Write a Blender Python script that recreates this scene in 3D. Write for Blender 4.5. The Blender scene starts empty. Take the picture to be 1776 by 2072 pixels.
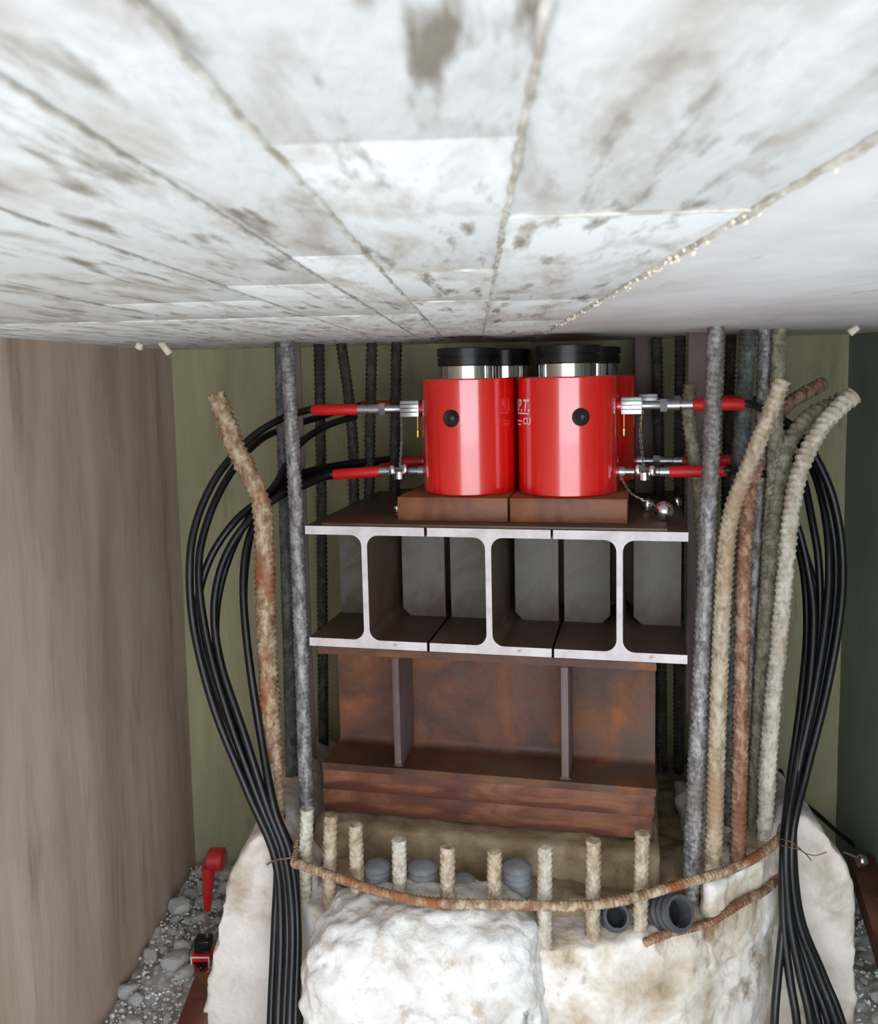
import bpy, bmesh, math, random
import numpy as np
from mathutils import Vector, Matrix, noise
random.seed(7)
SC = bpy.context.scene
COL = SC.collection

# ------------------------------------------------------------------ camera
F, PX, PY = 1780.0, 888.0, 950.0
def _n(v): return v / np.linalg.norm(v)
_cY = _n(np.array([(962 - PX) / F, (PY - 756) / F, 1.0]))
_z = np.array([-0.018, 1.0, 0.0]); _cZ = _n(_z - _cY * _z.dot(_cY)); _cX = np.cross(_cZ, _cY)
R = np.array([_cX, _cY, _cZ])                      # (right, up, forward) -> world
cam_d = bpy.data.cameras.new('camera'); cam = bpy.data.objects.new('camera', cam_d); COL.objects.link(cam)
cam_d.sensor_fit = 'HORIZONTAL'; cam_d.sensor_width = 36.0; cam_d.lens = F / 1776 * 36.0
cam_d.shift_y = -(1036 - PY) / 1776.0
cam_d.clip_start = 0.02
cam.matrix_world = Matrix(((R[0][0], R[0][1], -R[0][2], 0), (R[1][0], R[1][1], -R[1][2], 0), (R[2][0], R[2][1], -R[2][2], 0), (0, 0, 0, 1)))
cam_d.dof.use_dof = True; cam_d.dof.focus_distance = 1.85; cam_d.dof.aperture_fstop = 17.0
SC.camera = cam

# ------------------------------------------------------------------ light
W = bpy.data.worlds.new('sky'); SC.world = W; W.use_nodes = True
bg = W.node_tree.nodes['Background']; bg.inputs[0].default_value = (0.84, 0.92, 1.0, 1); bg.inputs[1].default_value = 2.3
sun_d = bpy.data.lights.new('sun', 'SUN'); sun = bpy.data.objects.new('sun', sun_d); COL.objects.link(sun)
sun_d.energy = 1.3; sun_d.angle = math.radians(12); sun_d.color = (1.0, 0.97, 0.93)
sun.rotation_euler = (math.radians(28), 0, math.radians(-14))
vs = SC.view_settings
vs.view_transform = 'Standard'; vs.look = 'None'; vs.gamma = 1.0; vs.use_curve_mapping = False; vs.exposure = 1.25

# ------------------------------------------------------------------ geometry helpers
def ray(x, y): return R @ np.array([(x - PX) / F, (PY - y) / F, 1.0])
def atY(x, y, Y):
    d = ray(x, y); return Vector(d * (Y / d[1]))
def atZ(x, y, Z):
    d = ray(x, y); return Vector(d * (Z / d[2]))
A = math.radians(10.5)
UU = Vector((math.cos(A), -math.sin(A), 0)); VV = Vector((math.sin(A), math.cos(A), 0)); OO = Vector((0, 1.8, 0))
def S(u, v, z): return OO + UU * u + VV * v + Vector((0, 0, z))
def fp(x, y, v):
    d = Vector(ray(x, y)); t = (OO.dot(VV) + v) / d.dot(VV); P = d * t - OO
    return P.dot(UU), P.z

class MB:
    def __init__(s): s.v = []; s.f = []; s.m = []
    def add(s, vs, fs, mi=0):
        o = len(s.v); s.v += [tuple(p) for p in vs]
        for f in fs: s.f.append(tuple(i + o for i in f)); s.m.append(mi)
    def box(s, lo, hi, mi=0, bev=0.0):
        (a, b, c), (d, e, f) = lo, hi
        if bev <= 0:
            s.add([(a,b,c),(d,b,c),(d,e,c),(a,e,c),(a,b,f),(d,b,f),(d,e,f),(a,e,f)],
                  [(3,2,1,0),(4,5,6,7),(0,1,5,4),(1,2,6,5),(2,3,7,6),(3,0,4,7)], mi)
        else:
            bm = bmesh.new(); bmesh.ops.create_cube(bm, size=1)
            for v in bm.verts: v.co = Vector(((a+d)/2 + v.co.x*(d-a), (b+e)/2 + v.co.y*(e-b), (c+f)/2 + v.co.z*(f-c)))
            bmesh.ops.bevel(bm, geom=bm.edges[:], offset=bev, segments=2, affect='EDGES', profile=.5)
            bm.verts.index_update(); s.add([v.co for v in bm.verts], [[v.index for v in f.verts] for f in bm.faces], mi); bm.free()
    def prism(s, prof, ax, t0, t1, mi=0, mcap=None, mcap0=None):
        """prof: ccw 2D points; ax 'x' (prof=y,z), 'y' (prof=x,z), 'z' (prof=x,y)."""
        def P(p, t): return {'x': (t, p[0], p[1]), 'y': (p[0], t, p[1]), 'z': (p[0], p[1], t)}[ax]
        n = len(prof); mc = mi if mcap is None else mcap
        s.add([P(p, t0) for p in prof] + [P(p, t1) for p in prof], [(i, (i+1) % n, n+(i+1) % n, n+i) for i in range(n)], mi)
        o = len(s.v) - 2*n
        s.f.append(tuple(o + i for i in reversed(range(n)))); s.m.append(mc if mcap0 is None else mcap0)
        s.f.append(tuple(o + n + i for i in range(n))); s.m.append(mc)
    def lathe(s, prof, n=48, ax='z', org=(0,0,0), mi=0, ph=0.0):
        """prof: list of (t, r) along the axis."""
        vs = []; k = len(prof)
        for t, r in prof:
            for i in range(n):
                a = 2*math.pi*i/n + ph; c, q = r*math.cos(a), r*math.sin(a)
                p = {'z': (c, q, t), 'x': (t, c, q), 'y': (c, t, q)}[ax]
                vs.append((p[0]+org[0], p[1]+org[1], p[2]+org[2]))
        fs = [(j*n+i, j*n+(i+1) % n, (j+1)*n+(i+1) % n, (j+1)*n+i) for j in range(k-1) for i in range(n)]
        fs += [tuple(reversed(range(n))), tuple((k-1)*n+i for i in range(n))]
        s.add(vs, fs, mi)
    def tube(s, pts, r, n=8, mi=0, rf=None):
        pts = [Vector(p) for p in pts]; N = len(pts)
        T = [(pts[min(i+1, N-1)] - pts[max(i-1, 0)]).normalized() for i in range(N)]
        ref = Vector((0,0,1)) if abs(T[0].z) < .9 else Vector((1,0,0))
        u = T[0].cross(ref).normalized(); vs = []; L = 0
        for i in range(N):
            u = (u - T[i]*u.dot(T[i])).normalized(); w = T[i].cross(u)
            if i: L += (pts[i]-pts[i-1]).length
            for k in range(n):
                a = 2*math.pi*k/n; rr = r if rf is None else rf(L, a, i/(N-1))
                vs.append(pts[i] + (u*math.cos(a) + w*math.sin(a))*rr)
        fs = [(j*n+i, j*n+(i+1) % n, (j+1)*n+(i+1) % n, (j+1)*n+i) for j in range(N-1) for i in range(n)]
        fs += [tuple(reversed(range(n))), tuple((N-1)*n+i for i in range(n))]
        s.add(vs, fs, mi)
    def build(s, name, mats, parent=None, smooth=True, ang=40):
        me = bpy.data.meshes.new(name); me.from_pydata(s.v, [], s.f)
        mats = mats if isinstance(mats, (list, tuple)) else [mats]
        for m in mats: me.materials.append(m)
        me.polygons.foreach_set('material_index', s.m)
        bm = bmesh.new(); bm.from_mesh(me); bmesh.ops.recalc_face_normals(bm, faces=bm.faces[:])
        if smooth:
            for f in bm.faces: f.smooth = True
            ca = math.radians(ang)
            for e in bm.edges:
                if len(e.link_faces) == 2 and e.calc_face_angle(0) > ca: e.smooth = False
        bm.to_mesh(me); bm.free()
        return link(name, me, parent)
def link(name, me, parent=None):
    o = bpy.data.objects.new(name, me); COL.objects.link(o); o.parent = parent; return o
def tag(o, label, cat, group=None):
    o['label'] = label; o['category'] = cat
    if group: o['group'] = group
    return o
def struct(o, label=None):
    o['kind'] = 'structure'
    if label: o['label'] = label
    return o
def thing(name, label, cat, loc=(0,0,0), rz=0.0, group=None):
    o = bpy.data.objects.new(name, None); COL.objects.link(o); o.location = loc; o.rotation_euler = (0, 0, rz); o.empty_display_size = .05
    return tag(o, label, cat, group)
def smooth_path(pts, ds):
    """Catmull-Rom through points, resampled every ds."""
    p = [Vector(q) for q in pts]; p = [p[0]*2-p[1]] + p + [p[-1]*2-p[-2]]; out = []
    for i in range(1, len(p)-2):
        a, b, c, d = p[i-1], p[i], p[i+1], p[i+2]
        for k in range(24):
            t = k/24; out.append(.5*((2*b)+(c-a)*t+(2*a-5*b+4*c-d)*t*t+(3*b-a-3*c+d)*t**3))
    out.append(p[-2]); res = [out[0]]; acc = 0
    for i in range(1, len(out)):
        seg = (out[i]-out[i-1]).length; 
        if seg < 1e-9: continue
        t = ds-acc
        while t <= seg: res.append(out[i-1].lerp(out[i], t/seg)); t += ds
        acc = seg-(t-ds)
    if (res[-1]-out[-1]).length > ds*.3: res.append(out[-1])
    return res

# ------------------------------------------------------------------ materials
def lin(c):
    return tuple((x/255/12.92 if x/255 <= .04045 else ((x/255+.055)/1.055)**2.4) for x in c) + (1,)
def M(name, ramp, scale=5.0, rough=.8, metal=0.0, bump=.2, bscale=60.0, stretch=(1,1,1), detail=6, spots=None, spot_scale=14.0, spot_lo=.6, spot_hi=.72, dist=.4, rvar=0.0, coat=0.0, spot_stretch=None, spec=.5):
    m = bpy.data.materials.new(name); m.use_nodes = True; nt = m.node_tree; N = nt.nodes; L = nt.links
    b = N['Principled BSDF']; b.inputs['Roughness'].default_value = rough; b.inputs['Metallic'].default_value = metal
    b.inputs['Coat Weight'].default_value = coat; b.inputs['Specular IOR Level'].default_value = spec
    tc = N.new('ShaderNodeTexCoord'); mp = N.new('ShaderNodeMapping'); mp.inputs['Scale'].default_value = stretch
    L.new(tc.outputs['Object'], mp.inputs[0])
    nz = N.new('ShaderNodeTexNoise'); nz.inputs['Scale'].default_value = scale; nz.inputs['Detail'].default_value = detail; nz.inputs['Roughness'].default_value = .62; nz.inputs['Distortion'].default_value = dist
    L.new(mp.outputs[0], nz.inputs['Vector'])
    cr = N.new('ShaderNodeValToRGB'); e = cr.color_ramp.elements
    while len(e) < len(ramp): e.new(.5)
    for el, (p, c) in zip(e, ramp): el.position = p; el.color = lin(c)
    L.new(nz.outputs['Fac'], cr.inputs[0]); out = cr.outputs[0]
    if spots:
        mp2 = N.new('ShaderNodeMapping'); mp2.inputs['Scale'].default_value = spot_stretch or stretch; L.new(tc.outputs['Object'], mp2.inputs[0])
        n2 = N.new('ShaderNodeTexNoise'); n2.inputs['Scale'].default_value = spot_scale; n2.inputs['Detail'].default_value = 5; n2.inputs['Roughness'].default_value = .6
        L.new(mp2.outputs[0], n2.inputs['Vector'])
        mr = N.new('ShaderNodeMapRange'); mr.inputs[1].default_value = spot_lo; mr.inputs[2].default_value = spot_hi; L.new(n2.outputs['Fac'], mr.inputs[0])
        mx = N.new('ShaderNodeMix'); mx.data_type = 'RGBA'; L.new(mr.outputs[0], mx.inputs[0]); L.new(out, mx.inputs[6]); mx.inputs[7].default_value = lin(spots); out = mx.outputs[2]
    L.new(out, b.inputs['Base Color'])
    if rvar:
        m2 = N.new('ShaderNodeMapRange'); m2.inputs[1].default_value = .3; m2.inputs[2].default_value = .7; m2.inputs[3].default_value = max(0.02, rough-rvar); m2.inputs[4].default_value = min(1, rough+rvar)
        L.new(nz.outputs['Fac'], m2.inputs[0]); L.new(m2.outputs[0], b.inputs['Roughness'])
    if bump:
        n3 = N.new('ShaderNodeTexNoise'); n3.inputs['Scale'].default_value = bscale; n3.inputs['Detail'].default_value = 5; L.new(mp.outputs[0], n3.inputs['Vector'])
        bp = N.new('ShaderNodeBump'); bp.inputs['Strength'].default_value = bump; bp.inputs['Distance'].default_value = .006
        L.new(n3.outputs['Fac'], bp.inputs['Height']); L.new(bp.outputs[0], b.inputs['Normal'])
    return m

CEIL = M('ceiling_concrete', [(.30, (176,170,160)), (.41, (211,209,206)), (.53, (233,236,237))], scale=13, rough=.85, bump=.3, bscale=90, stretch=(1.8,.55,1), spots=(146,138,126), spot_scale=13, spot_lo=.56, spot_hi=.68, spot_stretch=(3.4,.55,1))
CEIL2 = M('smooth_ceiling_concrete', [(.3, (204,201,199)), (.6, (230,230,233))], scale=5, rough=.85, bump=.15, bscale=60, stretch=(1,.6,1), spots=(176,170,160), spot_scale=12, spot_lo=.62, spot_hi=.75)
RIDGE = M('ridge_mortar', [(.40, (168,160,146)), (.6, (222,219,212))], scale=30, bump=.5, bscale=120)
WALL = M('wall_concrete', [(.3, (172,148,128)), (.55, (206,183,166)), (.75, (220,202,188))], scale=3.0, rough=.8, bump=.12, bscale=40, stretch=(1.6,2.2,.35), spots=(156,134,112), spot_scale=5, spot_lo=.58, spot_hi=.75)
WALLB = M('green_wall_concrete', [(.3, (134,129,98)), (.55, (162,156,122)), (.75, (180,173,140))], scale=2.6, rough=.8, bump=.12, bscale=40, stretch=(2.6,1,.4), spots=(112,110,82), spot_scale=9, spot_lo=.6, spot_hi=.74)
WALLR = M('dark_green_wall_concrete', [(.3, (98,106,92)), (.7, (136,142,126))], scale=2.6, rough=.8, bump=.12, bscale=40, stretch=(2.6,1,.4))
GROUND = M('ground_dust', [(.3, (168,164,160)), (.6, (214,210,206))], scale=14, rough=.95, bump=.8, bscale=60)
OUT = M('outside_gravel', [(.3, (172,172,172)), (.6, (206,206,206))], scale=6, rough=.95, bump=.3)
STONE = M('rubble_stone', [(.3, (206,202,198)), (.6, (238,235,232))], scale=18, rough=.95, bump=.7, bscale=90)
CONC = M('broken_concrete', [(.28, (186,172,156)), (.48, (226,214,204)), (.7, (240,232,226))], scale=9, rough=.92, bump=.7, bscale=70, spots=(166,146,116), spot_scale=6, spot_lo=.55, spot_hi=.74)
CORE = M('stained_plaster', [(.28, (156,132,102)), (.42, (210,194,174)), (.55, (240,232,224))], scale=7, rough=.92, bump=.6, bscale=60, spots=(140,112,80), spot_scale=11, spot_lo=.56, spot_hi=.68, spot_stretch=(1,1,.7))
LUMP = M('white_broken_concrete', [(.26, (184,174,164)), (.42, (226,221,216)), (.6, (242,240,238))], scale=12, rough=.92, bump=.8, bscale=55, spots=(190,174,156), spot_scale=22, spot_lo=.56, spot_hi=.70)
PAD = M('stained_mortar', [(.3, (104,84,60)), (.5, (150,128,100)), (.7, (182,166,140))], scale=9, rough=.92, bump=.5, bscale=70)
RUST = M('rusty_steel', [(.32, (54,32,25)), (.46, (88,54,40)), (.58, (118,72,42)), (.72, (162,96,48))], scale=5.5, rough=.6, bump=.1, bscale=120, spots=(94,74,62), spot_scale=5, spot_lo=.52, spot_hi=.66, dist=.5, rvar=.15)
RUSTP = M('rust_brown_plate', [(.32, (66,36,28)), (.5, (102,58,42)), (.68, (146,96,68))], scale=5, rough=.6, bump=.08, bscale=120, stretch=(1,1,4), dist=.9, rvar=.15)
BLOCKM = M('brown_steel_block', [(.35, (104,56,38)), (.5, (136,82,52)), (.65, (160,104,66))], scale=6, rough=.55, bump=.06, bscale=120, dist=1.0, rvar=.15)
MILL = M('mill_scale_steel', [(.3, (58,38,28)), (.5, (92,66,50)), (.68, (112,96,82))], scale=4.5, rough=.5, bump=.08, bscale=120, dist=.8, rvar=.15)
STIFF = M('grey_brown_stiffener_steel', [(.34, (84,54,38)), (.46, (88,70,58)), (.60, (100,96,90))], scale=7, rough=.5, bump=.06, dist=.8, rvar=.12)
CUT = M('pale_sawn_steel_end', [(.3, (196,184,184)), (.6, (226,216,218))], scale=16, rough=.5, bump=.05, spots=(176,150,130), spot_scale=26, spot_lo=.64, spot_hi=.76)
RED = M('glossy_red_paint', [(.3, (222,14,13)), (.7, (234,18,16))], scale=3, rough=.2, bump=.0, coat=1.0, spec=1.0)
SLEEVE = M('red_rubber_sleeve', [(.3, (205,22,26)), (.7, (222,30,32))], scale=6, rough=.45, bump=0)
CHROME = M('chrome', [(.3, (225,225,225)), (.7, (240,240,240))], rough=.12, metal=1, bump=0)
ZINC = M('zinc_plated_steel', [(.3, (176,178,182)), (.7, (214,216,220))], scale=30, rough=.3, metal=.9, bump=0)
BLACK = M('black_oxide_steel', [(.3, (14,14,15)), (.7, (24,24,26))], rough=.3, bump=0)
HOLE = M('dark_bore_steel', [(.3, (34,26,22)), (.7, (60,44,36))], scale=40, rough=.5, metal=.5, bump=.1)
BRASS = M('brass', [(.3, (180,140,70)), (.7, (206,170,96))], rough=.3, metal=1, bump=0)
RUBBER = M('black_hose_rubber', [(.3, (10,10,12)), (.7, (20,20,23))], scale=20, rough=.38, bump=.05, bscale=200)
WHITE = M('white_print', [(.3, (236,226,224)), (.7, (246,240,238))], rough=.5, bump=0)
DUCT = M('grey_plastic_duct', [(.3, (124,126,132)), (.7, (172,174,182))], scale=20, rough=.5, bump=.05)
DUCT2 = M('dark_grey_plastic_duct', [(.3, (62,62,66)), (.7, (98,98,104))], scale=20, rough=.5, bump=.05)
GRED = M('dark_red_enamel', [(.3, (150,16,22)), (.7, (172,22,26))], rough=.3, bump=0, coat=.5)
DARK = M('black_bore_shade', [(.3, (12,12,13)), (.7, (20,20,21))], rough=.8, bump=0)  # near-black paints the shade inside holes and duct mouths
PURP = M('purple_brown_steel', [(.3, (92,72,70)), (.7, (124,104,102))], scale=5, stretch=(3,3,.5), rough=.6, bump=.08)
WIRE = M('rusty_wire', [(.3, (110,80,60)), (.7, (160,126,100))], scale=60, rough=.6, metal=.3, bump=0)
FOAM = M('foam_crumb', [(.3, (226,214,190)), (.7, (240,232,214))], scale=40, bump=.5)
def bar_mat(name, c0, c1, c2, sp, lo=.5, hi=.66, metal=0, rough=.75):
    return M(name, [(.36, c0), (.5, c1), (.62, c2)], scale=70, rough=rough, metal=metal, bump=.45, bscale=220, spots=sp, spot_scale=9, spot_lo=lo, spot_hi=hi, stretch=(1,1,.6))
B_GREY = bar_mat('grey_mill_rebar', (96,93,92), (144,140,139), (182,178,177), (118,104,102), metal=.25, rough=.5)
B_DARK = bar_mat('dark_green_grey_rebar', (54,60,58), (82,88,84), (112,116,110), (70,64,60), rough=.6)
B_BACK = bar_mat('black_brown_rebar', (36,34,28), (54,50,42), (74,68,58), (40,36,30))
B_TAN = bar_mat('cement_coated_rebar', (150,130,104), (188,170,146), (208,194,174), (170,140,108))
B_PALE = bar_mat('pale_cement_coated_rebar', (164,154,136), (204,195,178), (222,215,202), (178,158,132))
B_RUST = bar_mat('rusty_rebar', (112,74,56), (158,118,92), (186,158,130), (130,78,56), .52, .66)
B_CRUST = bar_mat('rust_and_cement_rebar', (128,92,68), (170,142,112), (198,180,152), (150,88,54), .52, .62)
B_OLIVE = bar_mat('olive_cement_rebar', (104,100,80), (142,136,114), (168,162,140), (118,100,78))

# ------------------------------------------------------------------ the setting
CZ = 0.083; XL, XR, YB, FZ = -0.85, 1.0, 2.42, -1.42; YO = -0.35
b = MB(); b.box((XL-.2, YO, CZ+.006), (XR+.2, YB+.2, CZ+.5)); ceiling = struct(b.build('ceiling', CEIL, smooth=False), 'white-grey board-marked concrete slab overhead')
# board imprints in the slab: each board is its own panel, seams run towards the back wall
XS = [XL, -.60, -.40, -.224, -.1275, -.0727, .0175, .148]
YJ = {0: [1.21], 1: [1.21], 2: [.95, 1.21], 3: [.80, 1.21], 4: [.62, 1.21], 5: [.324, .717, 1.01], 6: [.48, 1.04, 1.45]}
rnd = random.Random(3)
for i in range(len(XS)-1):
    ys = [YO] + YJ[i] + [YB]
    for j in range(len(ys)-1):
        b = MB(); dz = rnd.uniform(-.0004, .0004); g = .0002
        b.box((XS[i]+g, ys[j]+g, CZ+dz), (XS[i+1]-g, ys[j+1]-g, CZ+.012), 0, .0006); b.build('board_panel', CEIL, ceiling)
b = MB(); b.box((.149, YO, CZ-.0015), (XR, YB, CZ+.012), 0, .0008); b.build('board_panel', CEIL2, ceiling)
def ridge(x, y0, y1, w, h, seed, mat=RIDGE, dx=.0):
    r_ = random.Random(seed); pts = []; y = y0
    while y < y1: pts.append(Vector((x + dx*(y-y0) + r_.uniform(-.0008, .0008), y, CZ-h*.25 + r_.uniform(-.0005, .0005)))); y += .008
    b = MB(); b.tube(pts, w, 6, rf=lambda L, a, t: w*(.55 + .8*noise.noise(Vector((L*40, a, seed))) ** 2 + .5*abs(noise.noise(Vector((L*14, 3.1, seed))))))
    b.build('seam_ridge', mat, ceiling)
for k, (x, w) in enumerate([(-.0727, .0021), (-.1275, .0016), (.0175, .0022), (-.224, .0014), (.1485, .0032), (-.40, .0014)]): ridge(x, .10, 1.9, w, .002, k)
for k, (x0, x1, y) in enumerate([(-.0727, .0175, .717), (-.0727, .0175, 1.01), (XL, -.1275, 1.21), (.0175, .148, .48)]):
    pts = [Vector((x0 + (x1-x0)*t/60, y + .002*noise.noise(Vector((t*.3, k, 0))), CZ-.0004)) for t in range(61)]
    b = MB(); b.tube(pts, .0014, 6, rf=lambda L, a, t: .0012 + .0012*abs(noise.noise(Vector((L*30, 1.7, k))))); b.build('seam_ridge', RIDGE, ceiling)
b = MB(); r_ = random.Random(5)      # crumbs of mortar stuck along the rough seam
for k in range(90):
    y = r_.uniform(.3, 1.6); x = .149 + r_.gauss(0, .003); s_ = r_.uniform(.0008, .0026)
    b.lathe([(-s_, s_*.3), (0, s_), (s_*.8, s_*.5)], 6, org=(x, y, CZ-.002), ph=r_.random())
o = b.build('mortar_crumbs', FOAM, ceiling); o['kind'] = 'stuff'

def wallgrid(name, p00, p10, p11, p01, nu, nv, mat, amp, out):
    b = MB(); vs = []
    for j in range(nv+1):
        for i in range(nu+1):
            u, v = i/nu, j/nv
            p = Vector(p00)*(1-u)*(1-v)+Vector(p10)*u*(1-v)+Vector(p11)*u*v+Vector(p01)*(1-u)*v
            vs.append(p + Vector(out)*amp*(noise.noise(p*3) + .4*noise.noise(p*9)))
    b.add(vs, [(j*(nu+1)+i, j*(nu+1)+i+1, (j+1)*(nu+1)+i+1, (j+1)*(nu+1)+i) for j in range(nv) for i in range(nu)])
    n0 = len(b.v); t = Vector(out)*-.12
    b.add([Vector(p)+t for p in (p00, p10, p11, p01)], [(0, 1, 2, 3)])
    c = [0, nu, (nv+1)*(nu+1)-1, nv*(nu+1)]
    for k in range(4): b.f.append((c[k], c[(k+1) % 4], n0+(k+1) % 4, n0+k)); b.m.append(0)
    return b.build(name, mat, ang=60)
struct(wallgrid('wall_left', (XL, YO, FZ-.1), (XL, YB+.05, FZ-.1), (XL+.012, YB+.05, CZ+.01), (XL+.012, YO, CZ+.01), 70, 40, WALL, .004, (1,0,0)), 'grey-brown streaked concrete wall')
struct(wallgrid('wall_back', (XL-.1, YB, FZ-.1), (XR+.1, YB, FZ-.1), (XR+.1, YB, CZ+.01), (XL-.1, YB, CZ+.01), 60, 50, WALLB, .004, (0,-1,0)), 'olive-grey concrete wall behind the jacks')
struct(wallgrid('wall_right', (XR, YO, FZ-.1), (XR, YB+.05, FZ-.1), (XR+.0, YB+.05, CZ+.01), (XR+.0, YO, CZ+.01), 60, 40, WALLR, .004, (-1,0,0)), 'dark green-grey concrete wall')
# dusty rubble ground
b = MB(); n1, n2 = 110, 120; vs = []
for j in range(n2+1):
    for i in range(n1+1):
        x = XL-.05 + (XR-XL+.1)*i/n1; y = .9 + (YB+.05-.9)*j/n2
        h = .03*noise.noise(Vector((x*7, y*7, 0))) + .014*noise.noise(Vector((x*28, y*28, 3))) + .006*noise.noise(Vector((x*80, y*80, 5)))
        vs.append((x, y, FZ + h))
b.add(vs, [(j*(n1+1)+i, j*(n1+1)+i+1, (j+1)*(n1+1)+i+1, (j+1)*(n1+1)+i) for j in range(n2) for i in range(n1)])
struct(b.build('floor', GROUND), 'dusty grey ground covered in concrete rubble')
b = MB(); b.box((-14, -14, FZ-.2), (14, .95, FZ-.02)); struct(b.build('ground', OUT, smooth=False), 'pale gravel ground outside the chamber')

# ------------------------------------------------------------------ rough concrete
def rough(name, b, mat, parent, voxel, amp, scale, seed=0, amp2=0.0, scale2=40, sm=1):
    o = b.build('tmp', mat, smooth=False); md = o.modifiers.new('r', 'REMESH'); md.mode = 'VOXEL'; md.voxel_size = voxel
    dg = bpy.context.evaluated_depsgraph_get(); me = bpy.data.meshes.new_from_object(o.evaluated_get(dg)); bpy.data.objects.remove(o)
    me.name = name; off = Vector((seed*7.3, seed*3.1, seed*1.7))
    bm = bmesh.new(); bm.from_mesh(me)
    for _ in range(sm): bmesh.ops.smooth_vert(bm, verts=bm.verts[:], factor=.5, use_axis_x=True, use_axis_y=True, use_axis_z=True)
    bm.normal_update()
    disp = []
    for v in bm.verts:
        p = v.co*scale + off
        c = noise.cell_vector(p*1.3).x-.5
        disp.append(v.normal*(amp*(noise.noise(p) + .5*noise.noise(p*2.3) + .25*noise.noise(p*5.1)) + amp*.25*c*0 + amp2*(noise.noise(v.co*scale2+off) + .4*noise.noise(v.co*scale2*2.7+off))))
    for v, d in zip(bm.verts, disp): v.co += d
    for f in bm.faces: f.smooth = True
    bm.to_mesh(me); bm.free(); me.materials.clear(); me.materials.append(mat)
    return link(name, me, parent)
RC, RX, RY = .757, .063, 2.289             # the arc of the column's nose in plan
def arc(x, r): return RY - math.sqrt(max(0, r*r-(x-RX)**2))
column = thing('concrete_column', 'broken off concrete column stump with chipped pale jacket under the steel packing', 'column', (0,0,0))
xs = [-.385 + (.635+.385)*i/24 for i in range(25)]
b = MB(); b.prism([(x, arc(x, RC-.012)) for x in xs] + [(.635, 2.30), (-.385, 2.30)], 'z', FZ-.1, -1.075)
rough('core', b, CORE, column, .012, .010, 8, 1, .004, 45)
# inner raised top of the stump and chipped rim
b = MB(); xs2 = [-.36 + (.61+.36)*i/20 for i in range(21)]
b.prism([(x, arc(x, RC-.10)) for x in xs2] + [(.61, 2.28), (-.36, 2.28)], 'z', -1.2, -1.045)
rough('stump_top', b, PAD, column, .012, .014, 10, 2, .005, 45)
xs3 = [.43 + (.632-.43)*i/14 for i in range(15)]
b = MB(); b.prism([(x, arc(x, RC-.010)) for x in xs3] + [(.632, 2.1), (.47, 2.1)], 'z', -1.2, -1.005)
rough('plaster_ledge', b, CORE, column, .010, .012, 14, 8, .005, 45)
def jacket(pix, Y0, Y1, seed, amp=.012):
    b = MB(); b.prism([(q.x, q.z) for q in (atY(x, y, Y0) for x, y in pix)], 'y', Y0, Y1)
    return rough('concrete_jacket', b, CONC, column, .012, amp, 6, seed, .003, 50)
jacket([(405, 2200), (408, 2072), (414, 2000), (432, 1900), (447, 1810), (470, 1755), (505, 1705), (530, 1682), (575, 1690), (640, 1760), (660, 2200)], 1.74, 2.28, 3)
jacket([(1500, 2200), (1520, 1800), (1560, 1690), (1598, 1655), (1625, 1642), (1668, 1682), (1712, 1738), (1728, 1800), (1732, 1950), (1732, 2200)], 1.80, 2.30, 4)
# bright broken lump hanging on the front of the stump
b = MB(); pix = [(612, 2250), (606, 2072), (608, 1990), (622, 1935), (660, 1900), (720, 1882), (820, 1872), (930, 1868), (1030, 1872), (1072, 1892), (1090, 1940), (1102, 2010), (1100, 2072), (1090, 2250)]
q = [atY(x, y, 1.52) for x, y in pix]
c_ = Vector((sum(p.x for p in q)/len(q), 0, -1.3))
for y0, k in ((1.535, 1.0), (1.515, .975), (1.50, .94), (1.487, .89), (1.477, .82), (1.470, .74), (1.466, .64)):
    b.prism([(c_.x+(p.x-c_.x)*k, c_.z+(p.z-c_.z)*k) for p in q], 'y', y0, 1.68)
rough('broken_lump', b, LUMP, column, .0075, .015, 8, 5, .010, 30, 6)

# ------------------------------------------------------------------ mortar pad, plates, lower beams
def sthing(name, label, cat, u, v, z, group=None): return thing(name, label, cat, S(u, v, z), -A, group)
b = MB(); b.box((-.375, -.045, -1.06), (.365, .52, -.969)); 
o = rough('mortar_pad', b, PAD, None, .011, .007, 12, 6, .003, 50); o.location = S(0,0,0); o.rotation_euler = (0,0,-A); tag(o, 'stained brown mortar pad under the rusty bearing plates', 'mortar pad')
def plate(name, lo, hi, mat, label, bev=.0015, cat='steel plate', group=None):
    c = ((lo[0]+hi[0])/2, (lo[1]+hi[1])/2, lo[2]); b = MB()
    b.box((lo[0]-c[0], lo[1]-c[1], 0), (hi[0]-c[0], hi[1]-c[1], hi[2]-lo[2]), 0, bev)
    o = b.build(name, mat, ang=30); o.location = S(*c); o.rotation_euler = (0,0,-A); return tag(o, label, cat, group)
plate('bearing_plate', (-.365, .004, -.966), (.352, .50, -.915), RUSTP, 'lower of two stacked rust-brown bearing plates, resting on mortar pad')
plate('bearing_plate', (-.362, .000, -.915), (.356, .50, -.869), RUSTP, 'upper of two stacked rust-brown bearing plates, directly under lower beam')

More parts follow.
